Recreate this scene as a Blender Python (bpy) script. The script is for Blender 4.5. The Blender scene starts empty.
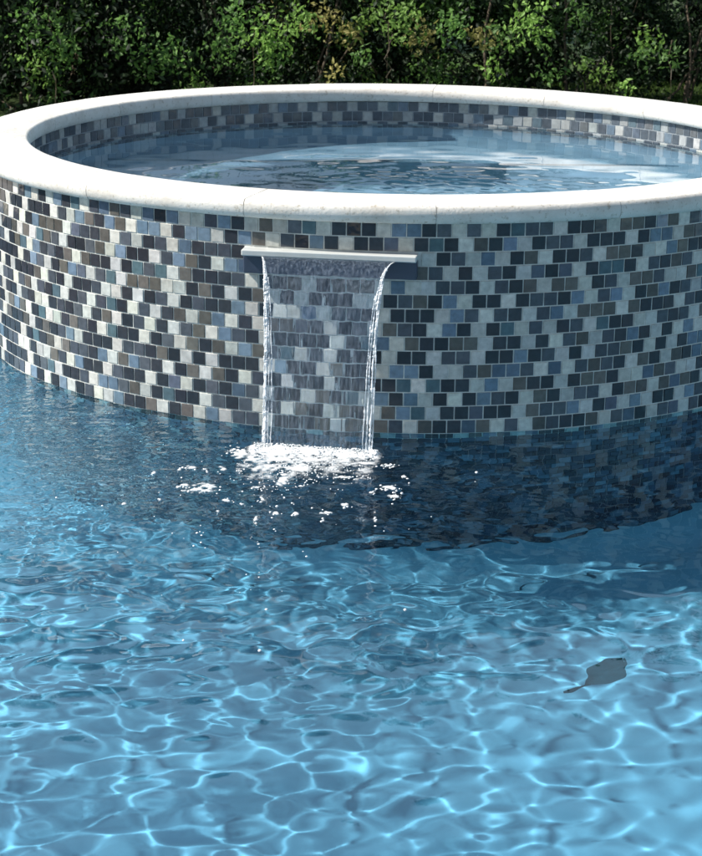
import bpy, math, random
import numpy as np
from mathutils import Vector, Matrix

R = math.radians
sc = bpy.context.scene
C = sc.collection

# ------------------------------------------------------------------ camera
PITCH, ROLL, CAM_H = 0.288, 0.012, 1.572
cd = bpy.data.cameras.new('camera')
cam = bpy.data.objects.new('camera', cd)
C.objects.link(cam)
sc.camera = cam
F = Vector((0, math.cos(PITCH), -math.sin(PITCH)))
Rt = Vector((1, 0, 0))
U = Vector((0, math.sin(PITCH), math.cos(PITCH)))
R2 = math.cos(ROLL) * Rt + math.sin(ROLL) * U
U2 = -math.sin(ROLL) * Rt + math.cos(ROLL) * U
m = Matrix((( R2.x, U2.x, -F.x, 0), (R2.y, U2.y, -F.y, 0), (R2.z, U2.z, -F.z, CAM_H), (0, 0, 0, 1)))
cam.matrix_world = m
cd.sensor_fit = 'VERTICAL'
cd.sensor_height = 24
cd.lens = 24 * 1948.0 / 856.0
cd.clip_end = 500
cd.dof.use_dof = True
cd.dof.focus_distance = 5.0
cd.dof.aperture_fstop = 11

# ------------------------------------------------------------------ sky and sun
SUN_ELEV, SUN_AZ = R(44), R(181)          # azimuth measured from +X
S = Vector((math.cos(SUN_AZ) * math.cos(SUN_ELEV), math.sin(SUN_AZ) * math.cos(SUN_ELEV), math.sin(SUN_ELEV)))
w = bpy.data.worlds.new('World')
sc.world = w
w.use_nodes = True
nt = w.node_tree
nt.nodes.clear()
sky = nt.nodes.new('ShaderNodeTexSky')
sky.sky_type = 'NISHITA'
sky.sun_disc = False
sky.sun_elevation = SUN_ELEV
sky.sun_rotation = math.atan2(S.x, S.y)
sky.air_density = 1.0
sky.dust_density = 1.0
bg = nt.nodes.new('ShaderNodeBackground')
bg.inputs[1].default_value = 0.068
wo = nt.nodes.new('ShaderNodeOutputWorld')
hs = nt.nodes.new('ShaderNodeHueSaturation')     # a hazier, paler sky than the clear-air model
hs.inputs['Saturation'].default_value = .85
nt.links.new(sky.outputs[0], hs.inputs['Color'])
nt.links.new(hs.outputs[0], bg.inputs[0])
# bright haze added to the sky past the garden, for the pool to reflect
tcw = nt.nodes.new('ShaderNodeTexCoord')
sep = nt.nodes.new('ShaderNodeSeparateXYZ'); nt.links.new(tcw.outputs['Generated'], sep.inputs[0])
def wramp(src, a, b):
    r_ = nt.nodes.new('ShaderNodeMapRange'); r_.interpolation_type = 'SMOOTHSTEP'
    r_.inputs['From Min'].default_value = a; r_.inputs['From Max'].default_value = b
    nt.links.new(src, r_.inputs['Value']); return r_.outputs[0]
def wmul(a, b):
    q_ = nt.nodes.new('ShaderNodeMath'); q_.operation = 'MULTIPLY'
    nt.links.new(a, q_.inputs[0]); nt.links.new(b, q_.inputs[1]); return q_.outputs[0]
cn = nt.nodes.new('ShaderNodeTexNoise'); cn.inputs['Scale'].default_value = 2.2; cn.inputs['Detail'].default_value = 5
nt.links.new(tcw.outputs['Generated'], cn.inputs['Vector'])
veil = wmul(wmul(wramp(sep.outputs['Z'], .20, .40), wramp(sep.outputs['Z'], .95, .70)), wmul(wramp(sep.outputs['Y'], .1, .55), wramp(cn.outputs[0], .15, .65)))
bg2 = nt.nodes.new('ShaderNodeBackground'); bg2.inputs[0].default_value = (.50, .79, .98, 1)
sc2 = nt.nodes.new('ShaderNodeMath'); sc2.operation = 'MULTIPLY'; sc2.inputs[1].default_value = .90
nt.links.new(veil, sc2.inputs[0]); nt.links.new(sc2.outputs[0], bg2.inputs[1])
ads = nt.nodes.new('ShaderNodeAddShader')
nt.links.new(bg.outputs[0], ads.inputs[0]); nt.links.new(bg2.outputs[0], ads.inputs[1])
nt.links.new(ads.outputs[0], wo.inputs[0])

sl = bpy.data.lights.new('sun', 'SUN')
sl.energy = 5.0
sl.angle = R(0.7)
sl.color = (1.0, 0.955, 0.89)
sl.cycles.is_caustics_light = True
so = bpy.data.objects.new('sun', sl)
so.rotation_euler = S.to_track_quat('Z', 'Y').to_euler()
so.location = (-6, 4, 12)
C.objects.link(so)

sc.view_settings.view_transform = 'Standard'
sc.view_settings.look = 'None'
sc.view_settings.gamma = 1
sc.view_settings.exposure = 0.60
sc.cycles.max_bounces = 10
sc.cycles.transmission_bounces = 8
sc.cycles.transparent_max_bounces = 8
sc.cycles.diffuse_bounces = 3
sc.cycles.glossy_bounces = 5
sc.cycles.sample_clamp_indirect = 6
sc.cycles.sample_clamp_direct = 0
sc.cycles.blur_glossy = 0.3
sc.cycles.use_denoising = True

# ------------------------------------------------------------------ helpers
def tag(o, label=None, cat=None, group=None, kind=None):
    if label: o['label'] = label
    if cat: o['category'] = cat
    if group: o['group'] = group
    if kind: o['kind'] = kind
    return o

def empty(name, loc=(0, 0, 0)):
    o = bpy.data.objects.new(name, None)
    o.empty_display_size = .2
    o.location = loc
    C.objects.link(o)
    return o

def mesh_obj(name, verts, faces, mat, parent=None, smooth=False, cols=None):
    """cols: per-face colour, written to a face-corner attribute 'tint'"""
    me = bpy.data.meshes.new(name)
    me.from_pydata([tuple(v) for v in verts] if not isinstance(verts, np.ndarray) else verts.tolist(), [],
                   faces if not isinstance(faces, np.ndarray) else faces.tolist())
    me.materials.append(mat)
    if smooth:
        me.polygons.foreach_set('use_smooth', np.ones(len(me.polygons), dtype=bool))
    if cols is not None:
        a = me.attributes.new('tint', 'FLOAT_COLOR', 'FACE')
        cc = np.ones((len(cols), 4), dtype=np.float32)
        cc[:, :3] = cols
        a.data.foreach_set('color', cc.ravel())
    me.update()
    o = bpy.data.objects.new(name, me)
    C.objects.link(o)
    if parent is not None:
        o.parent = parent
    return o

def mat(name):
    m_ = bpy.data.materials.new(name)
    m_.use_nodes = True
    n = m_.node_tree
    return m_, n, n.nodes['Principled BSDF']

def noise(n, scale, detail=4, rough=.6, co=None):
    t = n.nodes.new('ShaderNodeTexNoise')
    t.inputs['Scale'].default_value = scale
    t.inputs['Detail'].default_value = detail
    t.inputs['Roughness'].default_value = rough
    if co is not None: n.links.new(co, t.inputs['Vector'])
    return t

def ramp(n, fac, stops):
    r = n.nodes.new('ShaderNodeValToRGB')
    while len(r.color_ramp.elements) < len(stops): r.color_ramp.elements.new(.5)
    for e, (p, c) in zip(r.color_ramp.elements, stops):
        e.position = p; e.color = (*c, 1) if len(c) == 3 else c
    n.links.new(fac, r.inputs[0])
    return r

def bump(n, b, h, strength, dist=.01):
    u = n.nodes.new('ShaderNodeBump')
    u.inputs['Strength'].default_value = strength
    u.inputs['Distance'].default_value = dist
    n.links.new(h, u.inputs['Height'])
    n.links.new(u.outputs[0], b.inputs['Normal'])
    return u

def objco(n):
    t = n.nodes.new('ShaderNodeNewGeometry')
    return t.outputs['Position']

# ------------------------------------------------------------------ materials
def m_water(name, tint, chop=()):
    """clear water: mirror and refraction shared out by the Fresnel law, what passes is tinted"""
    m_ = bpy.data.materials.new(name)
    m_.use_nodes = True
    n = m_.node_tree
    n.nodes.clear()
    g = n.nodes.new('ShaderNodeBsdfRefraction')
    g.inputs['IOR'].default_value = 1.333
    g.inputs['Roughness'].default_value = 0
    g.inputs['Color'].default_value = (*tint, 1)
    gl = n.nodes.new('ShaderNodeBsdfGlossy')
    gl.inputs['Roughness'].default_value = .02
    gl.inputs['Color'].default_value = (1, 1, 1, 1)
    f = n.nodes.new('ShaderNodeFresnel'); f.inputs[0].default_value = 1.333
    # fine chop, too small for the mesh: bump confined to the places that are stirred (x, y, radius x, radius y, scale, height)
    tot = None
    co = objco(n)
    for (x, y, rx, ry, scl, hgt) in chop:
        mp_ = n.nodes.new('ShaderNodeMapping'); mp_.vector_type = 'POINT'
        mp_.inputs['Location'].default_value = (-x / rx, -y / ry, 0); mp_.inputs['Scale'].default_value = (1 / rx, 1 / ry, 0)
        n.links.new(co, mp_.inputs[0])
        ln = n.nodes.new('ShaderNodeVectorMath'); ln.operation = 'LENGTH'; n.links.new(mp_.outputs[0], ln.inputs[0])
        sm = n.nodes.new('ShaderNodeMapRange'); sm.interpolation_type = 'SMOOTHERSTEP'
        sm.inputs['From Min'].default_value = 1.0; sm.inputs['From Max'].default_value = 0.25
        n.links.new(ln.outputs['Value'], sm.inputs['Value'])
        t = noise(n, scl, 1, .45, co); t.inputs['Distortion'].default_value = .6
        q = n.nodes.new('ShaderNodeMath'); q.operation = 'MULTIPLY'; q.inputs[1].default_value = hgt
        n.links.new(t.outputs[0], q.inputs[0])
        q2 = n.nodes.new('ShaderNodeMath'); q2.operation = 'MULTIPLY'
        n.links.new(q.outputs[0], q2.inputs[0]); n.links.new(sm.outputs[0], q2.inputs[1])
        if tot is None: tot = q2.outputs[0]
        else:
            ad = n.nodes.new('ShaderNodeMath'); ad.operation = 'ADD'
            n.links.new(tot, ad.inputs[0]); n.links.new(q2.outputs[0], ad.inputs[1]); tot = ad.outputs[0]
    if tot is not None:
        u = n.nodes.new('ShaderNodeBump'); u.inputs['Strength'].default_value = 1; u.inputs['Distance'].default_value = 1
        n.links.new(tot, u.inputs['Height'])
        for nd in (g, gl, f): n.links.new(u.outputs[0], nd.inputs['Normal'])
    mx = n.nodes.new('ShaderNodeMixShader')
    n.links.new(f.outputs[0], mx.inputs[0]); n.links.new(g.outputs[0], mx.inputs[1]); n.links.new(gl.outputs[0], mx.inputs[2])
    o = n.nodes.new('ShaderNodeOutputMaterial')
    n.links.new(mx.outputs[0], o.inputs['Surface'])
    return m_

M_pool_water = m_water('pool_water', (.59, .852, .965), [(-1.05, 5.2, 1.05, 1.15, 30, .0068), (-.10, 4.9, .8, .85, 15, .0065), (-.4, 4.2, 1.8, 1.4, 9, .0060)])
M_spa_water = m_water('spa_water', (.70, .88, .97))

def m_tile():
    m_, n, b = mat('glass_mosaic')
    a = n.nodes.new('ShaderNodeAttribute'); a.attribute_name = 'tint'
    co = objco(n)
    t = noise(n, 60, 3, .6, co)
    r = ramp(n, t.outputs[0], [(.25, (.72, .72, .72)), (.75, (1.2, 1.2, 1.2))])
    mx = n.nodes.new('ShaderNodeMix'); mx.data_type = 'RGBA'; mx.blend_type = 'MULTIPLY'
    mx.inputs[0].default_value = 1
    n.links.new(a.outputs['Color'], mx.inputs[6]); n.links.new(r.outputs[0], mx.inputs[7])
    n.links.new(mx.outputs[2], b.inputs['Base Color'])
    b.inputs['Roughness'].default_value = .09
    b.inputs['Specular IOR Level'].default_value = .5
    t2 = noise(n, 25, 2, .5, co)
    bump(n, b, t2.outputs[0], .25, .004)
    return m_
M_tile = m_tile()

def m_plain(name, base, rough=.8, var=.15, scale=8, bstr=.2, bdist=.004, bscale=60):
    m_, n, b = mat(name)
    co = objco(n)
    t = noise(n, scale, 5, .65, co)
    lo = tuple(c * (1 - var) for c in base); hi = tuple(min(1, c * (1 + var)) for c in base)
    r = ramp(n, t.outputs[0], [(.3, lo), (.7, hi)])
    n.links.new(r.outputs[0], b.inputs['Base Color'])
    b.inputs['Roughness'].default_value = rough
    if bstr:
        t2 = noise(n, bscale, 4, .6, co)
        bump(n, b, t2.outputs[0], bstr, bdist)
    return m_

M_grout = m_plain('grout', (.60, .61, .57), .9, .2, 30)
def m_stone():
    m_, n, b = mat('cast_stone')
    co = objco(n)
    t = noise(n, 7, 6, .7, co)
    r = ramp(n, t.outputs[0], [(.30, (.56, .52, .46)), (.5, (.70, .67, .61)), (.70, (.78, .76, .71))])
    t1 = noise(n, 90, 3, .6, co)
    r1 = ramp(n, t1.outputs[0], [(.32, (.70, .67, .62)), (.42, (1, 1, 1))])
    mx = n.nodes.new('ShaderNodeMix'); mx.data_type = 'RGBA'; mx.blend_type = 'MULTIPLY'; mx.inputs[0].default_value = 1
    n.links.new(r.outputs[0], mx.inputs[6]); n.links.new(r1.outputs[0], mx.inputs[7])
    n.links.new(mx.outputs[2], b.inputs['Base Color'])
    b.inputs['Roughness'].default_value = .6
    t2 = noise(n, 110, 5, .7, co)
    bump(n, b, t2.outputs[0], .5, .003)
    return m_
M_stone = m_stone()
M_plaster = m_plain('pool_plaster', (.235, .39, .465), .8, .10, 5, .15, .003, 30)
M_spa_plaster = m_plain('spa_plaster', (.38, .47, .54), .8, .10, 6, .15, .003, 30)
M_paving = m_plain('paving', (.52, .48, .42), .85, .15, 3)
M_acrylic = m_plain('weir_acrylic', (.58, .60, .58), .25, .05, 20, .1, .001, 90)
M_recess_shade = m_plain('weir_recess_shade', (.05, .065, .10), .3, .1, 20, .1, .001, 90)  # dark blue paints in the shadow of the opening under the lip

# ------------------------------------------------------------------ spa geometry
CX, CY = 0.149, 6.676
RW, RI, RO = 1.42, 1.245, 1.449
RIN = 1.272                                 # inner wall face
H, HT, HS = .600, .652, .512
DEPTH = 1.08
rng = np.random.default_rng(7)

PAL = np.array([(.58, .57, .51), (.55, .54, .49), (.49, .50, .47), (.026, .028, .034), (.030, .031, .038), (.038, .040, .047),
                (.062, .070, .085), (.085, .095, .11), (.125, .115, .10), (.095, .088, .076), (.125, .18, .24), (.095, .135, .185),
                (.16, .22, .28), (.08, .13, .15), (.10, .115, .15)])
PW = np.array([.085, .075, .07, .16, .14, .11, .10, .08, .10, .06, .035, .02, .05, .03, .01]); PW /= PW.sum()

# below the waterline: tile colours darkened and blued for shade and water depth
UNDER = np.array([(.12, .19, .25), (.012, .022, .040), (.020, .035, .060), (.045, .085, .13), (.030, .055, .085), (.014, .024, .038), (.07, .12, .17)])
def mosaic(name, radius, z_top, rows, ncol, pitch, inward, parent, gap=.0022, skip=None, shade_mix=0.):
    V, Fc, col = [], [], []
    sgn = -1 if inward else 1
    dth = 2 * math.pi / ncol
    hw = dth * radius / 2 - gap / 2
    hh = pitch / 2 - gap / 2
    for k in range(rows):
        zc = z_top - (k + .5) * pitch
        row = rng.choice(len(PAL) - 3, ncol, p=PW[3:] / PW[3:].sum()) + 3
        j = int(rng.integers(0, 4))
        while j < ncol:                       # single pale tiles between runs of one to four darker ones
            row[j] = rng.integers(0, 3)
            j += 1 + int(rng.choice([0, 1, 2, 3, 4, 5], p=[.07, .13, .30, .27, .16, .07]))
        for j in range(ncol):
            th = (j + .5 * (k % 2)) * dth + .012
            if skip and skip(th, zc): continue
            n = np.array([math.cos(th) * sgn, math.sin(th) * sgn, 0.]); t = np.array([-math.sin(th), math.cos(th), 0.])
            z = np.array([0, 0, 1.])
            c = np.array([CX + radius * math.cos(th), CY + radius * math.sin(th), zc])
            tl, tt = rng.normal(0, .018, 2)
            b0 = len(V)
            for (a, b) in ((-1, -1), (1, -1), (1, 1), (-1, 1)):
                V.append(c + t * a * hw + z * b * hh - n * .0015)
            for (a, b) in ((-1, -1), (1, -1), (1, 1), (-1, 1)):
                V.append(c + t * a * (hw - .0014) + z * b * (hh - .0014) + n * (.0016 + a * hw * tl + b * hh * tt))
            quads = [(4, 5, 6, 7), (0, 1, 5, 4), (1, 2, 6, 5), (2, 3, 7, 6), (3, 0, 4, 7)]
            for q in quads:
                q = q if not inward else q[::-1]
                Fc.append([b0 + i for i in q])
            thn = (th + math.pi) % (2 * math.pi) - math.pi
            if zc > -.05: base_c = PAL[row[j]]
            else:                             # sunlit left of the submerged wall painted paler, shaded right painted navy
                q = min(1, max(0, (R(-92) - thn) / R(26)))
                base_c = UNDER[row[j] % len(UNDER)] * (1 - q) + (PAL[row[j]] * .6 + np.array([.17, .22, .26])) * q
            cc = base_c * rng.uniform(.82, 1.18) * (1 + rng.normal(0, .014, 3))
            cc = cc * (1 - shade_mix) + np.array([.12, .15, .18]) * shade_mix
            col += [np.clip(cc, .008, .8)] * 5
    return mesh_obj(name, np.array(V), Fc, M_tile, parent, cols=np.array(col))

def lathe(name, prof, mat_, parent, a0=0., a1=2 * math.pi, seg=192, smooth=True, caps=False, centre=(CX, CY)):
    """prof: list of (r, z), revolved about the spa axis"""
    full = abs(a1 - a0 - 2 * math.pi) < 1e-6
    n = seg if full else seg + 1
    V = []
    for i in range(n):
        a = a0 + (a1 - a0) * i / seg
        for r, z in prof: V.append((centre[0] + r * math.cos(a), centre[1] + r * math.sin(a), z))
    m_ = len(prof); Fc = []
    for i in range(seg):
        i2 = (i + 1) % n
        for k in range(m_ - 1):
            Fc.append((i * m_ + k, i2 * m_ + k, i2 * m_ + k + 1, i * m_ + k + 1))
    if caps:                                  # end faces with vertices of their own, so the arris stays crisp
        b = len(V); V += V[:m_ - 1]; Fc.append(tuple(b + k for k in range(m_ - 1))[::-1])
        b = len(V); V += V[(n - 1) * m_:(n - 1) * m_ + m_ - 1]; Fc.append(tuple(b + k for k in range(m_ - 1)))
    return mesh_obj(name, V, Fc, mat_, parent, smooth=smooth)

spa = empty('raised_spa', (0, 0, 0))
tag(spa, 'raised round spa clad in blue, black and cream glass mosaic with a white stone coping', 'spa')

# coved foot where the wall meets the pool floor
lathe('wall_cove', [(RW + .0035 + .15 * (1 - math.cos(a)), -DEPTH + .15 - .1515 * math.sin(a) + .006) for a in [math.pi / 2 * k / 10 for k in range(11)]], M_plaster, spa, seg=240)

# weir position on the wall
LA = R(-98.6)
LN = np.array([math.cos(LA), math.sin(LA), 0]); LT = np.array([-LN[1], LN[0], 0])
LC = np.array([CX, CY, 0]) + RW * LN
LHW = .243                                   # half width of the weir
def in_weir(th, z):
    d = (th - LA + math.pi) % (2 * math.pi) - math.pi
    return abs(d) * RW < LHW - .012 and .440 < z < .520

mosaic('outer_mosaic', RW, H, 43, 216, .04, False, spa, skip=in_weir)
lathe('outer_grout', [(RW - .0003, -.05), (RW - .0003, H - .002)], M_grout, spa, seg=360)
M_grout_dark = m_plain('dark_grout', (.07, .10, .125), .9, .2, 30)  # grout darkened below the water for the shade and depth there
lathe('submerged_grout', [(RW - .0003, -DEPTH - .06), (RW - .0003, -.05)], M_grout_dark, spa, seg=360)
mosaic('inner_mosaic', RIN, H, 5, 194, .04, True, spa, shade_mix=.45)  # tiles muted towards blue-grey, painting in the shade of the inner wall
M_grout_inner = m_plain('grey_grout', (.26, .29, .31), .9, .2, 30)
lathe('inner_grout', [(RIN + .0003, H - .002), (RIN + .0003, H - .2)], M_grout_inner, spa, seg=360)
o = lathe('spa_shell', [(RIN + .001, H - .2), (RIN + .001, .10), (.84, .08), (.80, .05), (.80, -.30), (.76, -.34), (.02, -.36)], M_spa_plaster, spa, seg=160)
# coping: 17 stones with a bullnose on both edges
def bull():
    P = []
    t = HT - H; r = t / 2
    for i in range(9):                        # outer nose, bottom to top
        a = -math.pi / 2 + math.pi * i / 8
        P.append((RO - r * .62 + r * .62 * math.cos(a), H + r + r * math.sin(a)))
    for i in range(9):
        a = math.pi / 2 + math.pi * i / 8
        P.append((RI + r * .62 + r * .62 * math.cos(a), H + r + r * math.sin(a)))
    P.append(P[0])
    return P
prof = bull()
N_ST = 17
for k in range(N_ST):
    a0 = R(-87) + k * 2 * math.pi / N_ST + .0009
    a1 = a0 + 2 * math.pi / N_ST - .0018
    jit = rng.normal(0, .0006)
    lathe('coping_stone', [(r, z + jit) for r, z in prof], M_stone, spa, a0, a1, 16, True, True)
M_mortar = m_plain('mortar', (.60, .58, .54), .95, .2, 30)
lathe('mortar_bed', [(r + (.0012 if r < 1.34 else -.0012), z + (.0012 if z < .626 else -.0012)) for r, z in prof], M_mortar, spa, seg=192)

def box_frame(name, s0, s1, n0, n1, z0, z1, mat_, parent, bev=.003):
    V = []
    for s in (s0, s1):
        for n_ in (n0, n1):
            for z in (z0, z1):
                p = LC + LT * s + LN * n_; V.append((p[0], p[1], z))
    Fc = [(0, 1, 3, 2), (4, 6, 7, 5), (0, 4, 5, 1), (2, 3, 7, 6), (0, 2, 6, 4), (1, 5, 7, 3)]
    o = mesh_obj(name, V, Fc, mat_, parent)
    b = o.modifiers.new('bevel', 'BEVEL'); b.width = bev; b.segments = 2
    return o
weir = empty('spillway_weir'); weir.parent = spa
box_frame('weir_lip', -LHW, LHW, -.08, .034, .500, .517, M_acrylic, weir)
box_frame('weir_shadow_block', -LHW + .001, LHW - .001, -.08, .010, .447, .4995, M_recess_shade, weir)  # solid dark block in place of the shadowed recess

# ------------------------------------------------------------------ waves
def waves(X, Y, seed, n, lmin, lmax, slope, aniso=None):
    r = np.random.default_rng(seed)
    Z = np.zeros_like(X)
    lam = np.exp(r.uniform(math.log(lmin), math.log(lmax), n))
    for l in lam:
        k = 2 * math.pi / l
        th = r.uniform(0, 2 * math.pi) if aniso is None else r.normal(aniso[0], aniso[1])
        ph = r.uniform(0, 2 * math.pi)
        Z += (slope / k) * np.sin(k * (X * math.cos(th) + Y * math.sin(th)) + ph + .8 * np.sin(.7 * X / l * .2 + ph * 2 + Y / l * .13))
    return Z * math.sqrt(2.0 / n)

IMP = LC + LN * .22                          # where the sheet lands
def g2(X, Y, x, y, sx, sy):
    return np.exp(-((X - x) / sx) ** 2 - ((Y - y) / sy) ** 2)
def pool_height(X, Y):
    calm = 1 - .78 * g2(X, Y, .85, 3.75, .70, .85)
    calm *= 1 - .60 * g2(X, Y, .2, 4.0, .50, .45)
    calm *= 1 - .55 * g2(X, Y, 1.0, 5.0, .85, .55)
    Z = waves(X, Y, 1, 56, .062, .18, .025) * calm
    Z += waves(X, Y, 2, 24, .25, .6, .016) * calm
    Z += waves(X, Y, 5, 30, .09, .2, .008, (R(80), .5)) * g2(X, Y, -.2, 4.35, 1.3, .55)
    return Z

def grade(a, b, c, d, fine, coarse):
    """samples from a..d, fine between b..c"""
    mid = np.linspace(b, c, int((c - b) / fine) + 1)
    lo = np.linspace(a, b, max(2, int((b - a) / coarse) + 1))[:-1]
    hi = np.linspace(c, d, max(2, int((d - c) / coarse) + 1))[1:]
    return np.concatenate([lo, mid, hi])

PX0, PX1, PY0, PY1 = -4.2, 4.4, .55, 7.35    # pool outline
RH = 1.34                                    # water stops inside the spa wall
def height_grid(name, xs, ys, hfun, z0, keep, mat_):
    X, Y = np.meshgrid(xs, ys)
    Z = hfun(X, Y) + z0
    V = np.stack([X.ravel(), Y.ravel(), Z.ravel()], -1)
    nx, ny = len(xs), len(ys)
    I = np.arange(nx * ny).reshape(ny, nx)
    Fc = np.stack([I[:-1, :-1], I[:-1, 1:], I[1:, 1:], I[1:, :-1]], -1).reshape(-1, 4)
    cen = V[Fc].mean(1)
    Fc = Fc[keep(cen)]
    used = np.unique(Fc); mp = -np.ones(len(V), dtype=int); mp[used] = np.arange(len(used))
    return V[used], mp[Fc]

def close_down(V, Fc, zb):
    """wall the open border of the sheet down to zb and add a floor: a closed body of water"""
    E = np.concatenate([Fc[:, [0, 1]], Fc[:, [1, 2]], Fc[:, [2, 3]], Fc[:, [3, 0]]])
    key = np.sort(E, 1); k = key[:, 0].astype(np.int64) * (len(V) + 1) + key[:, 1]
    u, inv, cnt = np.unique(k, return_inverse=True, return_counts=True)
    B = E[cnt[inv] == 1]
    n0 = len(V)
    V2 = V.copy(); V2[:, 2] = zb
    bv = np.unique(B)
    mp = -np.ones(n0, dtype=int); mp[bv] = n0 + np.arange(len(bv))
    Vn = np.concatenate([V, V2[bv]])
    side = np.stack([B[:, 1], B[:, 0], mp[B[:, 0]], mp[B[:, 1]]], -1)
    return Vn, np.concatenate([Fc, side]), bv, mp

xs = grade(PX0 - .02, -1.75, 1.75, PX1 + .02, .0075, .06)
ys = grade(PY0 - .02, 2.45, 5.75, PY1 + .02, .0075, .06)
keep = lambda c: np.hypot(c[:, 0] - CX, c[:, 1] - CY) > RH
V, Fc = height_grid('pool_water', xs, ys, pool_height, 0, keep, None)
Vn, Fn, bv, mp = close_down(V, Fc, -DEPTH - .02)
# bottom: copy of a coarse version of the sheet would not share the border, so mirror the sheet itself
nb = len(Vn)
Vb = V.copy(); Vb[:, 2] = -DEPTH - .02
# reuse the side's lower ring for border vertices
idx = np.arange(len(V)) + nb
idx[bv] = mp[bv]
Vall = np.concatenate([Vn, Vb])
Fall = np.concatenate([Fn, idx[Fc][:, ::-1]])
used = np.unique(Fall); mm = -np.ones(len(Vall), dtype=int); mm[used] = np.arange(len(used))
pw = mesh_obj('pool_water', Vall[used], mm[Fall], M_pool_water, smooth=True)
tag(pw, kind='structure')
pw.cycles.is_caustics_caster = True

# water in the spa: a disc with small ripples and a boil over the jets
def spa_height(X, Y):
    D = np.hypot((X - (CX + .15)) * .8, (Y - (CY - .2)) * 1.3)
    Z = waves(X, Y, 21, 30, .10, .45, .012)
    Z += waves(X, Y, 22, 30, .05, .12, .08) * np.exp(-(D / .30) ** 2)
    Z += .0004 * np.exp(-D / .6) * np.sin(2 * math.pi * D / .13)
    return Z
nr, na = 110, 420
V = [(CX, CY, HS)]; rr = np.linspace(0, RIN + .004, nr + 1)[1:]
A = np.linspace(0, 2 * math.pi, na, endpoint=False)
RR, AA = np.meshgrid(rr, A, indexing='ij')
XX, YY = CX + RR * np.cos(AA), CY + RR * np.sin(AA)
ZZ = HS + spa_height(XX, YY)
V = np.concatenate([np.array([[CX, CY, HS]]), np.stack([XX.ravel(), YY.ravel(), ZZ.ravel()], -1)])
Fc = []
for j in range(na): Fc.append((0, 1 + j, 1 + (j + 1) % na))
for i in range(nr - 1):
    for j in range(na):
        j2 = (j + 1) % na
        Fc.append((1 + i * na + j, 1 + (i + 1) * na + j, 1 + (i + 1) * na + j2, 1 + i * na + j2))
nV = len(V)
base = V[-na:].copy(); base[:, 2] = -.42
V = np.concatenate([V, base])
for j in range(na):
    j2 = (j + 1) % na
    Fc.append((nV - na + j2, nV - na + j, nV + j, nV + j2)[::-1])
Fc.append(tuple(nV + j for j in range(na))[::-1])
sw = mesh_obj('spa_water', V, Fc, M_spa_water, smooth=True)
sw.data.polygons[len(sw.data.polygons) - 1].use_smooth = False
tag(sw, kind='structure')
sw.cycles.is_caustics_caster = True

# ------------------------------------------------------------------ pool shell
def grid_plane(name, x0, x1, y0, y1, z, mat_, parent=None):
    return mesh_obj(name, [(x0, y0, z), (x1, y0, z), (x1, y1, z), (x0, y1, z)], [(0, 1, 2, 3)], mat_, parent)
pf = tag(grid_plane('pool_floor', PX0, PX1, PY0, PY1, -DEPTH, M_plaster), kind='structure')
GZ = .12
V, Fc = [], []
def wallseg(a, b):
    i = len(V)
    V.extend([(a[0], a[1], -DEPTH), (b[0], b[1], -DEPTH), (b[0], b[1], GZ), (a[0], a[1], GZ)])
    Fc.append((i, i + 1, i + 2, i + 3))
cs = [(PX0, PY0), (PX1, PY0), (PX1, PY1), (PX0, PY1)]
for i in range(4): wallseg(cs[i], cs[(i + 1) % 4])
pwall = tag(mesh_obj('pool_wall', V, Fc, M_plaster), kind='structure')

# paving and lawn around pool and spa, left open where pool and spa are
def around(name, ox0, ox1, oy0, oy1, z, mat_, inner, thick=.0):
    ix0, ix1, iy0, iy1 = inner
    V, Fc = [], []
    def q(a, b, c, d):
        i = len(V); V.extend([(a, c, z), (b, c, z), (b, d, z), (a, d, z)]); Fc.append((i, i + 1, i + 2, i + 3))
    q(ox0, ix0, oy0, oy1); q(ix1, ox1, oy0, oy1); q(ix0, ix1, oy0, iy0)
    # back strip with a round notch for the spa
    bx = sorted(set([ix0, ix1] + list(np.linspace(CX - 1.38, CX + 1.38, 61))))
    def back(x):
        d = abs(x - CX)
        return max(iy1, CY + math.sqrt(1.38 ** 2 - d * d)) if d < 1.38 else iy1
    for a, b in zip(bx[:-1], bx[1:]):
        i = len(V)
        V.extend([(a, back(a), z), (b, back(b), z), (b, oy1, z), (a, oy1, z)]); Fc.append((i, i + 1, i + 2, i + 3))
    return mesh_obj(name, V, Fc, mat_)
pave = tag(around('paving', PX0 - 1.2, PX1 + 1.2, PY0 - 2.2, 9.3, GZ, M_paving, (PX0, PX1, PY0, PY1)), kind='structure')

def m_lawn():
    m_, n, b = mat('lawn')
    co = objco(n)
    t = noise(n, 6, 6, .7, co)
    r = ramp(n, t.outputs[0], [(.3, (.035, .07, .014)), (.7, (.09, .15, .03))])
    n.links.new(r.outputs[0], b.inputs['Base Color'])
    b.inputs['Roughness'].default_value = .95
    t2 = noise(n, 120, 3, .6, co); bump(n, b, t2.outputs[0], .9, .03)
    return m_
M_lawn = m_lawn()
V, Fc = [], []
ix0, ix1, iy0, iy1 = PX0 - 1.2, PX1 + 1.2, PY0 - 2.2, 9.3
for a, b, c, d in ((-250, ix0, -250, 250), (ix1, 250, -250, 250), (ix0, ix1, -250, iy0), (ix0, ix1, iy1, 250)):
    i = len(V); V.extend([(a, c, GZ - .02), (b, c, GZ - .02), (b, d, GZ - .02), (a, d, GZ - .02)]); Fc.append((i, i + 1, i + 2, i + 3))
tag(mesh_obj('lawn', V, Fc, M_lawn), kind='structure')

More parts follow.
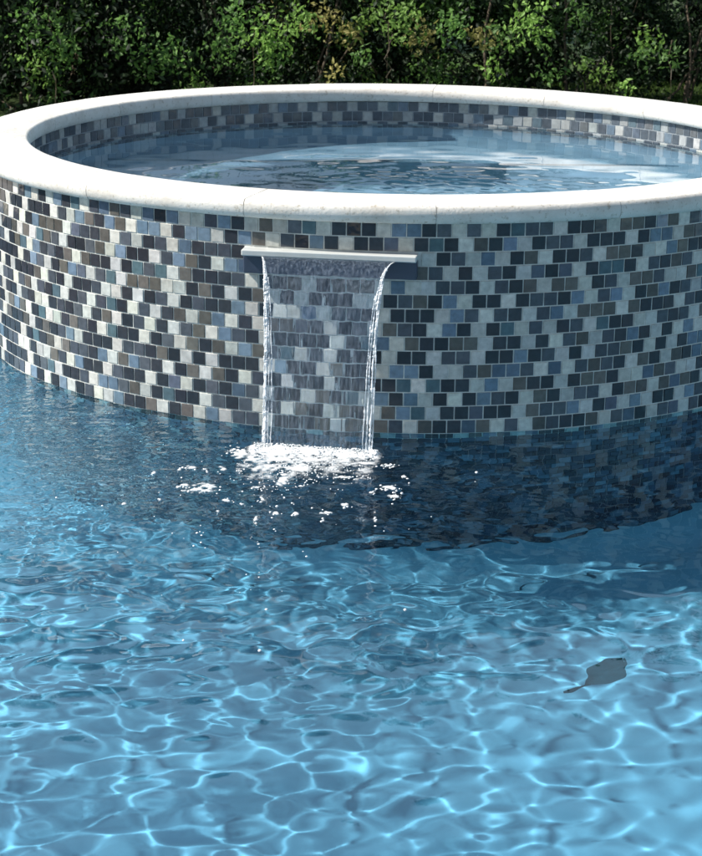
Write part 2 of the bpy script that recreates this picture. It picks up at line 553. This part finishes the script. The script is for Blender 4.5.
# ------------------------------------------------------------------ falling sheet
def fall_point(s_top, s_bot, t):
    """t 0..1 down the fall; a parabola thrown clear of the wall"""
    T = .305 * t
    z = .500 - 4.905 * T * T * 1.11
    out = .034 + .54 * T
    e = 1 - (1 - t) ** 1.8
    e = 1 - (1 - t) ** (1.8 + 1.4 * max(0, s_top) / .19)
    s = s_top + (s_bot - s_top) * e
    p = LC + LT * s + LN * out
    return np.array([p[0], p[1], max(z, -.01)])

def m_sheet():
    m_ = bpy.data.materials.new('falling_water')
    m_.use_nodes = True
    n = m_.node_tree; n.nodes.clear()
    g = n.nodes.new('ShaderNodeBsdfGlass'); g.inputs['IOR'].default_value = 1.333; g.inputs['Roughness'].default_value = .02
    g.inputs['Color'].default_value = (.93, .97, 1, 1)
    d = n.nodes.new('ShaderNodeBsdfDiffuse'); d.inputs['Color'].default_value = (.55, .65, .78, 1)
    mx = n.nodes.new('ShaderNodeMixShader')
    tc = n.nodes.new('ShaderNodeTexCoord'); mp_ = n.nodes.new('ShaderNodeMapping')
    mp_.inputs['Scale'].default_value = (1, 1, .06)
    n.links.new(tc.outputs['Object'], mp_.inputs[0])
    t = noise(n, 160, 3, .7, mp_.outputs[0])
    r = ramp(n, t.outputs[0], [(.42, (.015, .015, .015)), (.75, (.15, .15, .15))])
    n.links.new(r.outputs[0], mx.inputs[0])
    n.links.new(g.outputs[0], mx.inputs[1]); n.links.new(d.outputs[0], mx.inputs[2])
    o = n.nodes.new('ShaderNodeOutputMaterial'); n.links.new(mx.outputs[0], o.inputs[0])
    return m_
M_sheet = m_sheet()

def m_cord():
    m_, n, b = mat('churned_water')
    b.inputs['Base Color'].default_value = (.9, .94, .97, 1)
    b.inputs['Roughness'].default_value = .12
    b.inputs['IOR'].default_value = 1.333
    b.inputs['Transmission Weight'].default_value = .30
    return m_
M_cord = m_cord()

fall = empty('waterfall')
tag(fall, 'clear curtain of water falling from the spa spillway into the pool', 'waterfall')
NS, NT = 150, 170
front, backv = [], []
tt = np.linspace(0, 1, NT); ss = np.linspace(-1, 1, NS)
SG, TG = np.meshgrid(ss, tt)
rip = waves(SG * .19, TG * .04, 31, 50, .009, .03, .18) * (.25 + .75 * TG) + waves(SG * .19, TG * .47, 32, 40, .015, .10, .05)
for j, t in enumerate(tt):
    for i, s in enumerate(ss):
        p = fall_point(s * .183, s * .145, t)
        q = p + LN * rip[j, i]
        front.append(q); backv.append(p - LN * (.0022 - .35 * rip[j, i]))
n1 = NS * NT
V = np.array(front + backv)
I = np.arange(n1).reshape(NT, NS)
Fa = np.stack([I[:-1, :-1], I[1:, :-1], I[1:, 1:], I[:-1, 1:]], -1).reshape(-1, 4)
Fb = Fa[:, ::-1] + n1
edge = []
for k in range(NT - 1):
    edge.append((I[k, 0], I[k, 0] + n1, I[k + 1, 0] + n1, I[k + 1, 0])); edge.append((I[k, -1], I[k + 1, -1], I[k + 1, -1] + n1, I[k, -1] + n1))
for k in range(NS - 1):
    edge.append((I[0, k], I[0, k + 1], I[0, k + 1] + n1, I[0, k] + n1)); edge.append((I[-1, k], I[-1, k] + n1, I[-1, k + 1] + n1, I[-1, k + 1]))
mesh_obj('water_sheet', V, [tuple(map(int, f)) for f in list(Fa) + list(Fb) + edge], M_sheet, fall, smooth=True)

def cord(side, off, rad, seed, t0=0.):
    r = np.random.default_rng(seed)
    N, K = 340, 8
    ts = np.linspace(t0, 1, N)
    wob = np.cumsum(r.normal(0, 1, N)); wob = (wob - np.linspace(wob[0], wob[-1], N)) / 22
    bead = np.convolve(r.normal(0, 1, N + 8), np.ones(5) / 5, 'same')[4:-4] * 1.4
    bead2 = np.convolve(r.normal(0, 1, N + 24), np.ones(13) / 13, 'same')[12:-12] * 3.2
    V, Fc = [], []
    for i, t in enumerate(ts):
        p = fall_point(side * .183, side * .145, t)
        p = p + LT * (off * t ** .6 + wob[i] * .0045 * t) + LN * (.003 * math.sin(t * 40 + seed) * t)
        rr_ = rad * (.45 + 1.0 * abs(bead[i]) + .35 * abs(bead2[i])) * (.65 + .35 * min(1, t * 5))
        rr_ = max(rr_, .0009)
        for k in range(K):
            a = 2 * math.pi * k / K
            V.append(p + LT * rr_ * math.cos(a) + LN * rr_ * .8 * math.sin(a))
    for i in range(N - 1):
        for k in range(K):
            k2 = (k + 1) % K
            Fc.append((i * K + k, i * K + k2, (i + 1) * K + k2, (i + 1) * K + k))
    return V, Fc
def cords(name, specs):
    V, Fc = [], []
    for sp_ in specs:
        v, f = cord(*sp_); b = len(V)
        V += v; Fc += [tuple(x + b for x in q) for q in f]
    mesh_obj(name, np.array(V), Fc, M_cord, fall, smooth=True)
cords('rope_of_water', [(-1, 0, .0030, 1), (-1, .008, .0014, 2, .12), (-1, -.006, .0015, 5, .05), (-1, .017, .0012, 8, .3)])
cords('rope_of_water', [(1, 0, .0024, 3), (1, -.010, .0017, 4, .15), (1, .006, .0015, 6, .3), (1, -.019, .0012, 9, .4)])

# ------------------------------------------------------------------ foam
M_foam = m_plain('foam', (.82, .85, .86), .6, .05, 60, .3, .004, 200)
bm_v, bm_f = [], []
# low-poly dome templates
def dome(x, y, z, r, flat, rr):
    b = len(bm_v); K = 7
    bm_v.append((x, y, z + r * flat))
    for ring, (cr, cz) in enumerate(((.62, .78), (1., .05), (.8, -.5))):
        for k in range(K):
            a = 2 * math.pi * (k + .5 * ring) / K
            j = 1 + rr.normal(0, .08)
            bm_v.append((x + r * cr * j * math.cos(a), y + r * cr * j * math.sin(a), z + r * flat * cz))
    for k in range(K):
        k2 = (k + 1) % K
        bm_f.append((b, b + 1 + k, b + 1 + k2))
        for g_ in range(2):
            o_ = b + 1 + g_ * K
            bm_f.append((o_ + k, o_ + K + k, o_ + K + k2, o_ + k2))
fr = np.random.default_rng(77)
def at_local(s, n_):
    p = LC + LT * s + LN * n_
    return p[0], p[1]
def pix(px, py, z=0.):
    """point of the photograph on the plane z"""
    d = F + R2 * ((px - 351) / 1948.) + U2 * ((428 - py) / 1948.)
    t = (CAM_H - z) / -d.z
    return d.x * t, d.y * t
PATCH = [(200, 489, 26, 8, 60), (222, 470, 8, 4, 10), (240, 455, 14, 8, 40), (233, 449, 8, 5, 30), (188, 468, 10, 3, 14), (180, 470, 4, 2, 6),
         (388, 467, 13, 4, 40), (390, 489, 13, 4, 40), (394, 498, 9, 4, 26), (372, 493, 8, 3, 16), (375, 455, 7, 5, 20), (218, 513, 3, 2, 4),
         (226, 501, 8, 3, 14), (244, 505, 8, 2, 10), (275, 514, 6, 3, 12), (296, 515, 5, 2.5, 10), (326, 513, 8, 4, 18), (323, 522, 4, 3, 6),
         (200, 534, 6, 4, 10), (345, 505, 6, 2, 6), (293, 503, 6, 2, 5), (259, 488, 14, 3, 20), (262, 500, 5, 4, 10), (304, 487, 10, 2, 8),
         (178, 488, 4, 2, 4), (186, 486, 8, 3, 10), (306, 556, 3, 3, 3), (311, 570, 2, 2, 2), (268, 610, 3, 2, 4), (256, 520, 4, 6, 10),
         (258, 545, 3, 8, 8), (260, 575, 5, 3, 6), (405, 478, 5, 3, 5), (300, 470, 30, 6, 50), (345, 478, 25, 3, 40), (283, 480, 10, 10, 40),  # the upright ones below the ropes stand in for their reflections
         (160, 500, 3, 2, 3), (153, 473, 3, 2, 3), (206, 470, 5, 2, 6), (124, 505, 3, 2, 3), (375, 520, 3, 10, 6), (240, 470, 6, 3, 10)]
# bubbly film: a sheet with holes, coverage kept in the face attribute
def film(name, cover_fun, s0, s1, n0, n1, step):
    ns, nn = int((s1 - s0) / step) + 1, int((n1 - n0) / step) + 1
    SS, NN = np.meshgrid(np.linspace(s0, s1, ns), np.linspace(n0, n1, nn))
    X = LC[0] + LT[0] * SS + LN[0] * NN; Y = LC[1] + LT[1] * SS + LN[1] * NN
    cov, hump = cover_fun(SS, NN)
    r = np.random.default_rng(4)
    Z = pool_height(X, Y) + .0012 + hump + cov * (.0022 * np.abs(waves(X, Y, 51, 30, .006, .02, 1.)) * 20 * .02 + r.uniform(0, .0014, X.shape))
    V = np.stack([X.ravel(), Y.ravel(), Z.ravel()], -1)
    I = np.arange(ns * nn).reshape(nn, ns)
    Fc = np.stack([I[:-1, :-1], I[:-1, 1:], I[1:, 1:], I[1:, :-1]], -1).reshape(-1, 4)
    cf = cov.ravel()[Fc].mean(1)
    k = cf > .06 + r.random(len(cf)) * .30 * (cf < .5)
    return V, Fc[k], cf[k]
def foam_cover(SS, NN):
    n1 = waves(SS, NN, 52, 40, .02, .09, .5) * 60
    n2 = waves(SS, NN, 53, 40, .011, .028, .5) * 170
    lump = waves(SS, NN, 54, 30, .015, .05, .35)
    edge = 1 / (1 + np.exp(-(.178 - np.abs(SS + .004)) / .006))
    core = np.exp(-((NN - .208 - .10 * waves(SS, NN * .2, 57, 20, .05, .2, .9)) / .022) ** 2) * (.8 + .6 * n1)
    tail = np.exp(-np.maximum(0, NN - .215) / .26) * (NN > .2) / (1 + np.exp((NN - .47 + .05 * np.sin(SS * 21)) / .03))
    c = core * 1.6 + tail * (.78 + 1.1 * n1 + .65 * n2) * (1 - .30 / (1 + np.exp(-(SS - .04) / .03)))
    c = np.clip(c - .06, 0, 1) * edge
    X = LC[0] + LT[0] * SS + LN[0] * NN; Y = LC[1] + LT[1] * SS + LN[1] * NN
    ph = np.zeros_like(X)
    for px, py, sx, sy, _ in PATCH:
        x0, y0 = pix(px, py); x1, _y = pix(px + sx * .5, py); _x, y1 = pix(px, py - sy * .5)
        ph = np.maximum(ph, np.exp(-(((X - x0) / abs(x1 - x0 + 1e-6)) ** 2 + ((Y - y0) / abs(y1 - y0)) ** 2) * .7))
    pc = np.clip((ph * 1.0 + (n1 * .9 + n2 * .55) * (ph > .12) - .45) * 1.7, 0, .72)
    c = np.maximum(c, pc)
    return c, core * edge * (.010 + np.abs(lump) * .9 + .004 * n1) + pc * .0025
def m_film():
    m_, n, b = mat('foam_film')
    a = n.nodes.new('ShaderNodeAttribute'); a.attribute_name = 'tint'
    t = n.nodes.new('ShaderNodeTexVoronoi'); t.inputs['Scale'].default_value = 330; t.feature = 'DISTANCE_TO_EDGE'
    n.links.new(objco(n), t.inputs['Vector'])
    mt = n.nodes.new('ShaderNodeMath'); mt.operation = 'MULTIPLY_ADD'; mt.inputs[1].default_value = -.9
    n.links.new(t.outputs['Distance'], mt.inputs[0]); n.links.new(a.outputs['Fac'], mt.inputs[2])
    mm_ = n.nodes.new('ShaderNodeMath'); mm_.operation = 'MULTIPLY'; mm_.inputs[1].default_value = 1.25; mm_.use_clamp = True
    n.links.new(mt.outputs[0], mm_.inputs[0])
    n.links.new(mm_.outputs[0], b.inputs['Alpha'])
    b.inputs['Base Color'].default_value = (.86, .89, .9, 1)
    b.inputs['Roughness'].default_value = .35
    return m_
fv, ff, fc = film('foam_film', foam_cover, -.42, .34, .165, .90, .0024)
tag(mesh_obj('foam_film', fv, ff, m_film(), smooth=True, cols=np.stack([fc] * 3, -1)), 'frothy white patch of churned water under the falling curtain', 'foam', kind='stuff')
for i in range(1300):
    s = fr.uniform(-.175, .17); n_ = .200 + abs(fr.normal(0, .016))
    x, y = at_local(s, n_)
    z = float(pool_height(np.array([x]), np.array([y]))[0])
    dome(x, y, z + fr.uniform(.002, .020) * max(0, 1 - abs(n_ - .208) / .04), fr.uniform(.0008, .0026), fr.uniform(.6, 1.), fr)
for i in range(700):
    s = fr.normal(-.02, .085); n_ = .21 + abs(fr.normal(0, .14))
    if abs(s) > .19: continue
    x, y = at_local(s, n_)
    z = float(pool_height(np.array([x]), np.array([y]))[0])
    dome(x, y, z, fr.uniform(.0008, .0028), fr.uniform(.4, .9), fr)
for px, py, sx, sy, n_ in PATCH:
    for i in range(int(n_ * .45)):
        x, y = pix(px + fr.normal(0, sx * .42), py + fr.normal(0, sy * .42))
        if math.hypot(x - CX, y - CY) < RW + .02: continue
        z = float(pool_height(np.array([x]), np.array([y]))[0])
        dome(x, y, z, fr.uniform(.0012, .0040), fr.uniform(.3, .7), fr)
for i in range(70):                          # loose bubbles drifting away
    px = fr.normal(270, 95); py = 455 + abs(fr.normal(0, 75))
    x, y = pix(px, py)
    if math.hypot(x - CX, y - CY) < RW + .02: continue
    z = float(pool_height(np.array([x]), np.array([y]))[0])
    dome(x, y, z, fr.choice([.0012, .002, .003, .0042], p=[.45, .3, .17, .08]), .7, fr)
tag(mesh_obj('foam', bm_v, bm_f, M_foam, smooth=True), 'white foam and loose bubbles churned up at the foot of the waterfall', 'foam', kind='stuff')

# ------------------------------------------------------------------ drifting leaf
def m_leafmat(name, cols, trans=.35):
    m_ = bpy.data.materials.new(name); m_.use_nodes = True
    n = m_.node_tree; n.nodes.clear()
    a = n.nodes.new('ShaderNodeAttribute'); a.attribute_name = 'tint'
    p = n.nodes.new('ShaderNodeBsdfPrincipled'); p.inputs['Roughness'].default_value = .6
    t = n.nodes.new('ShaderNodeBsdfTranslucent')
    mx = n.nodes.new('ShaderNodeMixShader'); mx.inputs[0].default_value = trans
    n.links.new(a.outputs['Color'], p.inputs['Base Color']); n.links.new(a.outputs['Color'], t.inputs['Color'])
    n.links.new(p.outputs[0], mx.inputs[1]); n.links.new(t.outputs[0], mx.inputs[2])
    o = n.nodes.new('ShaderNodeOutputMaterial'); n.links.new(mx.outputs[0], o.inputs[0])
    return m_
M_leaf = m_leafmat('leaf', None, .45)
def pix_under(px, py, dep):
    """point seen at a pixel through flat water, dep below the surface"""
    x, y = pix(px, py); h = math.hypot(x, y); si = h / math.hypot(h, CAM_H) / 1.333
    k = dep * si / math.sqrt(1 - si * si)
    return x + x / h * k, y + y / h * k
LD = .42
L0 = np.array([pix_under(622, 663, LD), pix_under(562, 692, LD)])
axis = L0[1] - L0[0]; Ln = np.linalg.norm(axis); axis /= Ln; per = np.array([-axis[1], axis[0]])
V, Fc = [], []
for i in range(25):
    u = i / 24
    wd = (.038 * math.sin(math.pi * min(1, u / .64)) ** .7 if u < .64 else 0) + .0028
    c = L0[0] + axis * Ln * u + per * (.016 * math.sin(u * 3.4) + .03 * max(0, u - .6))
    zz = -LD + .012 * math.cos(u * 4)
    for s in (-1, -.5, 0, .5, 1): V.append((*(c + per * s * wd * (1 + .06 * math.sin(u * 23 + s))), zz + abs(s) * .012 + .003 * math.sin(u * 19 + s * 2)))
for i in range(24):
    for k in range(4): Fc.append((i * 5 + k, (i + 1) * 5 + k, (i + 1) * 5 + k + 1, i * 5 + k + 1))
lc = np.array([[.035, .075, .06]]) * (1 + .35 * np.sin(np.arange(len(Fc)) * 1.7))[:, None]
M_wet_leaf = m_plain('sodden_leaf', (.015, .045, .055), 1., .35, 30, 0)
M_wet_leaf.node_tree.nodes['Principled BSDF'].inputs['Specular IOR Level'].default_value = 0
dl = mesh_obj('drifting_leaf', V, Fc, M_wet_leaf, smooth=True, cols=lc)
tag(dl, 'single dark blue-grey leaf with its stalk drifting under the water at the right', 'leaf')
dl.cycles.is_caustics_receiver = True

# ------------------------------------------------------------------ shrubs
M_bark = m_plain('bark', (.10, .075, .05), .9, .35, 25, .6, .01, 40)
G0 = GZ - .02
def leaves(rg, P, size, cols, droop=.5):
    """folded leaf at each point of P"""
    n = len(P)
    d = rg.normal(0, 1, (n, 3)); d[:, 2] -= droop; d /= np.linalg.norm(d, axis=1)[:, None]
    u = rg.normal(0, 1, (n, 3)); s = np.cross(d, u); s /= np.linalg.norm(s, axis=1)[:, None] + 1e-9
    nn = np.cross(s, d)
    L = (size * rg.uniform(.65, 1.3, n))[:, None]
    a = P; tip = P + d * L
    mL = P + d * L * .45 + s * L * .27 + nn * L * .08
    mR = P + d * L * .45 - s * L * .27 + nn * L * .08
    V = np.stack([a, mL, tip, mR], 1).reshape(-1, 3)
    b = np.arange(n) * 4
    Fc = np.concatenate([np.stack([b, b + 1, b + 2], -1), np.stack([b, b + 2, b + 3], -1)])
    return V, Fc, np.concatenate([cols, cols])
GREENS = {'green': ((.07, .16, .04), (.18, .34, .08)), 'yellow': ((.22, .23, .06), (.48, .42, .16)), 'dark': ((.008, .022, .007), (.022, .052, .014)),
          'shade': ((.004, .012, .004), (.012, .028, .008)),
          'bright': ((.15, .28, .05), (.30, .50, .12))}  # sunlit clumps painted brighter, shaded fill and bushes painted darker
def tube(V, Fc, pts, r0, r1, K=5):
    b = len(V); n = len(pts)
    for i, p in enumerate(pts):
        r = r0 + (r1 - r0) * i / (n - 1)
        for k in range(K):
            a = 2 * math.pi * k / K
            V.append((p[0] + r * math.cos(a), p[1] + r * math.sin(a), p[2]))
    for i in range(n - 1):
        for k in range(K):
            k2 = (k + 1) % K
            Fc.append((b + i * K + k, b + i * K + k2, b + (i + 1) * K + k2, b + (i + 1) * K + k))

def make_shrub(x, y, wd, ht, seed, label, tint='green', low=(), nclump=40, leaf=.036, per=250, name='shrub', cat='shrub', group=None, stems=4):
    rg = np.random.default_rng(seed)
    root = empty(name, (x, y, G0))
    tag(root, label, cat, group)
    cl = []
    for i in range(nclump):
        u = rg.random(); z = ht * (.05 + .93 * u ** .9)
        rad = wd / 2 * (1 - .55 * max(0, u - .45) / .55) * (.35 + .7 * math.sqrt(rg.random()))
        a = rg.uniform(0, 2 * math.pi)
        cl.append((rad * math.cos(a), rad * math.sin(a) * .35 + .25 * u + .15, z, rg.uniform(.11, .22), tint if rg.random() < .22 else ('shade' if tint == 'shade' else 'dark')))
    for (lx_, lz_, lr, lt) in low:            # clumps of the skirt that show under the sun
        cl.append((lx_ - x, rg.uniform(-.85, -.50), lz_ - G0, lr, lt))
    Pa, Ca = [], []
    for (cx_, cy_, cz_, r, tn) in cl:
        n = int(per * (r / .18) ** 2 * rg.uniform(.7, 1.2))
        d = rg.normal(0, 1, (n, 3)); d /= np.linalg.norm(d, axis=1)[:, None]
        rr_ = r * rg.random(n) ** .45
        lump = 1 + .35 * np.sin(d[:, 0] * 5 + seed) * np.cos(d[:, 2] * 4 + cx_ * 9)
        P = d * (rr_ * lump)[:, None] * np.array([1, .9, .95]) + np.array([cx_, cy_, cz_])
        P[:, 2] -= .25 * r * rg.random(n) ** 2
        P[:, 2] = np.maximum(P[:, 2], .02)
        c0, c1 = (np.array(c) for c in GREENS[tn])
        v = rg.random(n)[:, None]
        tone = rg.uniform(.75, 1.25)
        Pa.append(P); Ca.append((c0 + (c1 - c0) * v) * tone)
    # leaves scattered thinly between the clumps
    n = nclump * 45
    P = np.stack([rg.normal(0, wd * .27, n), rg.normal(0, wd * .2, n), ht * (.01 + .95 * rg.random(n))], -1)
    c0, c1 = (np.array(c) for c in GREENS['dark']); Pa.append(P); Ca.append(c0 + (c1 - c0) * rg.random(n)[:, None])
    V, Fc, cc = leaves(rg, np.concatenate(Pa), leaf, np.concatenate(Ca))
    SV, SF = [], []
    SV, SF = [], []
    for i in range(stems * 2):                # thin hanging twigs, kept with the foliage
        cx_, cy_, cz_, r, _ = cl[rg.integers(len(cl))]
        a = rg.normal(0, .1, 2); ln = min(cz_ - .02, rg.uniform(.2, .7))
        pts = [(cx_ + a[0] + rg.normal(0, .012), cy_ + a[1] - .1 + rg.normal(0, .012), cz_ - ln * k / 6) for k in range(7)]
        tube(SV, SF, pts, .0035, .0018, 4)
    nv = len(V)
    allf = Fc.tolist() + [tuple(q + nv for q in f) for f in SF]
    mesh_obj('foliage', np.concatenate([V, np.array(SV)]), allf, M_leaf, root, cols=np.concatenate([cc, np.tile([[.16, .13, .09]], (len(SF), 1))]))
    for i in range(stems):
        tx, ty, tz = cl[rg.integers(len(cl))][:3]
        bx_, by_ = rg.normal(0, .05, 2)
        SV, SF, pts = [], [], []
        for k in range(9):
            q = k / 8
            pts.append((bx_ + (tx - bx_) * q ** 1.5 + rg.normal(0, .012), by_ + (ty - by_) * q ** 1.5 + rg.normal(0, .012), tz * q))
        tube(SV, SF, pts, rg.uniform(.008, .015), .004)
        mesh_obj('stem', SV, SF, M_bark, root, smooth=True)
    return root

def hx(px, y=11.8): return (px - 351) / 1948. * y * 1.04
def hz(px_y, y=11.5): return CAM_H - y * math.tan(PITCH + math.atan((px_y - 428) / 1948.))
def low(lst, y=11.6): return [(hx(a, y), hz(b, y), r / 145., t) for a, b, r, t in lst]
HG = 'shrubs of the dense hedge behind the spa'
SHR = [
    (-2.75, 12.9, 1.5, 3.3, 11, 'deep shaded shrub at the far left end of the hedge', 'shade', []),
    (-1.75, 11.9, 1.5, 3.4, 12, 'sparse small-leaved green shrub left of the hedge row, dark hollow beside it', 'green',
     low([(60, 20, 26, 'green'), (62, 60, 22, 'bright'), (85, 45, 18, 'green'), (100, 15, 24, 'green'), (75, 85, 14, 'green'), (140, 30, 22, 'green'), (125, 75, 18, 'dark')])),
    (-.85, 12.0, 1.3, 3.2, 13, 'green shrub with upright leafy shoots above the left part of the spa rim', 'green',
     low([(180, 45, 20, 'green'), (205, 75, 13, 'bright'), (160, 60, 18, 'green'), (225, 45, 20, 'green'), (240, 15, 18, 'green')])),
    (-.2, 11.9, 1.2, 3.5, 14, 'bright leafy green shrub catching most sun behind the spa rim', 'bright',
     low([(268, 30, 24, 'bright'), (278, 50, 16, 'green'), (300, 15, 20, 'bright')])),
    (.15, 12.1, 1.2, 3.3, 15, 'yellowing shrub with dry brownish leaves in the middle of the hedge', 'yellow',
     low([(322, 18, 18, 'yellow'), (333, 70, 10, 'yellow'), (345, 30, 14, 'yellow'), (357, 50, 12, 'green'), (365, 12, 16, 'bright')])),
    (.75, 11.9, 1.3, 3.4, 16, 'green shrub with bare hanging twigs right of the yellowing shrub', 'green',
     low([(392, 12, 22, 'bright'), (412, 28, 16, 'yellow'), (440, 15, 18, 'green'), (465, 25, 14, 'yellow')])),
    (1.35, 12.0, 1.2, 3.3, 17, 'green shrub with rounded low tufts in the right half of the hedge', 'green',
     low([(478, 60, 12, 'bright'), (485, 30, 18, 'green'), (510, 12, 22, 'bright'), (532, 60, 15, 'green'), (520, 35, 14, 'green')])),
    (2.0, 12.0, 1.3, 3.4, 18, 'loose shrub with trailing pale green sprays at the right of the hedge', 'green',
     low([(565, 55, 9, 'bright'), (585, 65, 11, 'bright'), (603, 80, 9, 'bright'), (625, 35, 16, 'bright'), (640, 45, 13, 'green'), (612, 45, 12, 'green'), (555, 5, 14, 'green')])),
    (2.95, 13.2, 1.7, 3.4, 19, 'shaded shrub standing back at the far right end of the hedge', 'dark', []),
    (4.3, 12.8, 1.8, 3.2, 20, 'broad green shrub beyond the right end of the spa', 'green', []),
    (-4.3, 13.0, 1.8, 3.3, 21, 'broad green shrub beyond the left end of the spa', 'green', []),
]
for a in SHR:
    x, y, wd, ht, sd, lb, tn, lw = a
    ht *= .40
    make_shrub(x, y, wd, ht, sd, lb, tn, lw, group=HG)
TR = [(-4.6, 16.2, 'left end of the garden'), (-2.0, 16.6, 'left shrubs'), (.4, 16.1, 'middle shrubs'), (2.9, 16.7, 'right shrubs'), (5.4, 16.2, 'far right end of the hedge')]
def make_tree(x, y, seed, label):
    rg = np.random.default_rng(seed)
    root = empty('shade_tree', (x, y, G0)); tag(root, label, 'tree', 'shade trees beyond the hedge')
    SV, SF = [], []
    cl = []
    for i in range(60):
        a = rg.uniform(0, 2 * math.pi); rad = 1.7 * math.sqrt(rg.random())
        cl.append((rad * math.cos(a), rad * math.sin(a), 3.3 + 1.9 * rg.random() * (1 - (rad / 1.9) ** 2 * .6), rg.uniform(.28, .5)))
    top = (rg.normal(0, .1), rg.normal(0, .1), 2.9)
    pts = [(top[0] * k / 6 + rg.normal(0, .02) * (k > 0), top[1] * k / 6 + rg.normal(0, .02) * (k > 0), top[2] * k / 6) for k in range(7)]
    tube(SV, SF, pts, .13, .085, 9)
    for i in range(9):
        c = cl[i * 6]
        pts_ = [tuple(np.array(pts[-1]) * (1 - q) + np.array(c[:3]) * q + np.array([0, 0, .25 * math.sin(q * 3.1)])) for q in (0, .2, .4, .6, .8, 1.)]
        pts_[0] = (pts[-1][0], pts[-1][1], pts[-1][2] - .06)
        tube(SV, SF, pts_, .05, .012, 6)
    mesh_obj('trunk', SV, SF, M_bark, root, smooth=True)
    P = []
    for (cx_, cy_, cz_, r) in cl:
        d = rg.normal(0, 1, (230, 3)); d /= np.linalg.norm(d, axis=1)[:, None]
        P.append(d * (r * rg.random(230) ** .45)[:, None] + np.array([cx_, cy_, cz_]))
    P = np.concatenate(P); c0, c1 = (np.array(c) for c in GREENS['green'])
    V, Fc, cc = leaves(rg, P, .11, (c0 + (c1 - c0) * rg.random(len(P))[:, None]) * .6)
    mesh_obj('crown', V, Fc, M_leaf, root, cols=cc)
for i, (x, y, wh) in enumerate(TR):
    make_tree(x, y, 31 + i, 'clear-stemmed shade tree standing beyond the ' + wh)
for i, (x, y) in enumerate([(-3.2, 13.1), (-2.1, 13.0), (-1.1, 13.1), (-.2, 13.0), (.7, 13.1), (1.6, 13.1), (2.5, 14.0), (3.6, 14.1), (-2.5, 12.2), (-3.5, 12.1), (-1.95, 11.3)]):
    UL = ['leftmost', 'second from the left', 'third from the left', 'fourth from the left', 'fifth from the left', 'sixth from the left', 'seventh from the left', 'rightmost', 'inner one of the nearer pair', 'outer one of the nearer pair', 'nearest']
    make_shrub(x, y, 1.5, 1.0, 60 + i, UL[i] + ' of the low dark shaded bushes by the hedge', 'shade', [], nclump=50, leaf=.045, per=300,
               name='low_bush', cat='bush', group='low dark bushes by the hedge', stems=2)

# ------------------------------------------------------------------ grass at the right of the hedge
rg = np.random.default_rng(5)
n = 26000
P = np.stack([rg.uniform(1.2, 4.2, n), rg.uniform(11.0, 13.6, n), np.full(n, G0)], -1)
d = np.stack([rg.normal(0, .35, n), rg.normal(0, .35, n), np.ones(n)], -1); L = rg.uniform(.02, .055, n)[:, None]
s = np.stack([np.cos(P[:, 0] * 999), np.sin(P[:, 0] * 999), np.zeros(n)], -1) * .0025
V = np.stack([P - s, P + s, P + d * L], 1).reshape(-1, 3)
b = np.arange(n) * 3
v = rg.random(n)[:, None]
tag(mesh_obj('grass', V, np.stack([b, b + 1, b + 2], -1), M_leaf, cols=np.array([.06, .13, .02]) * (1 - v) + np.array([.15, .24, .05]) * v), 'short sunlit grass at the foot of the hedge on the right', 'grass', kind='stuff')

# receivers of light bent by the water
for o in bpy.data.objects:
    if o.type == 'MESH' and (o.parent is spa or o.name.startswith(('pool_floor', 'pool_wall'))):
        o.cycles.is_caustics_receiver = True
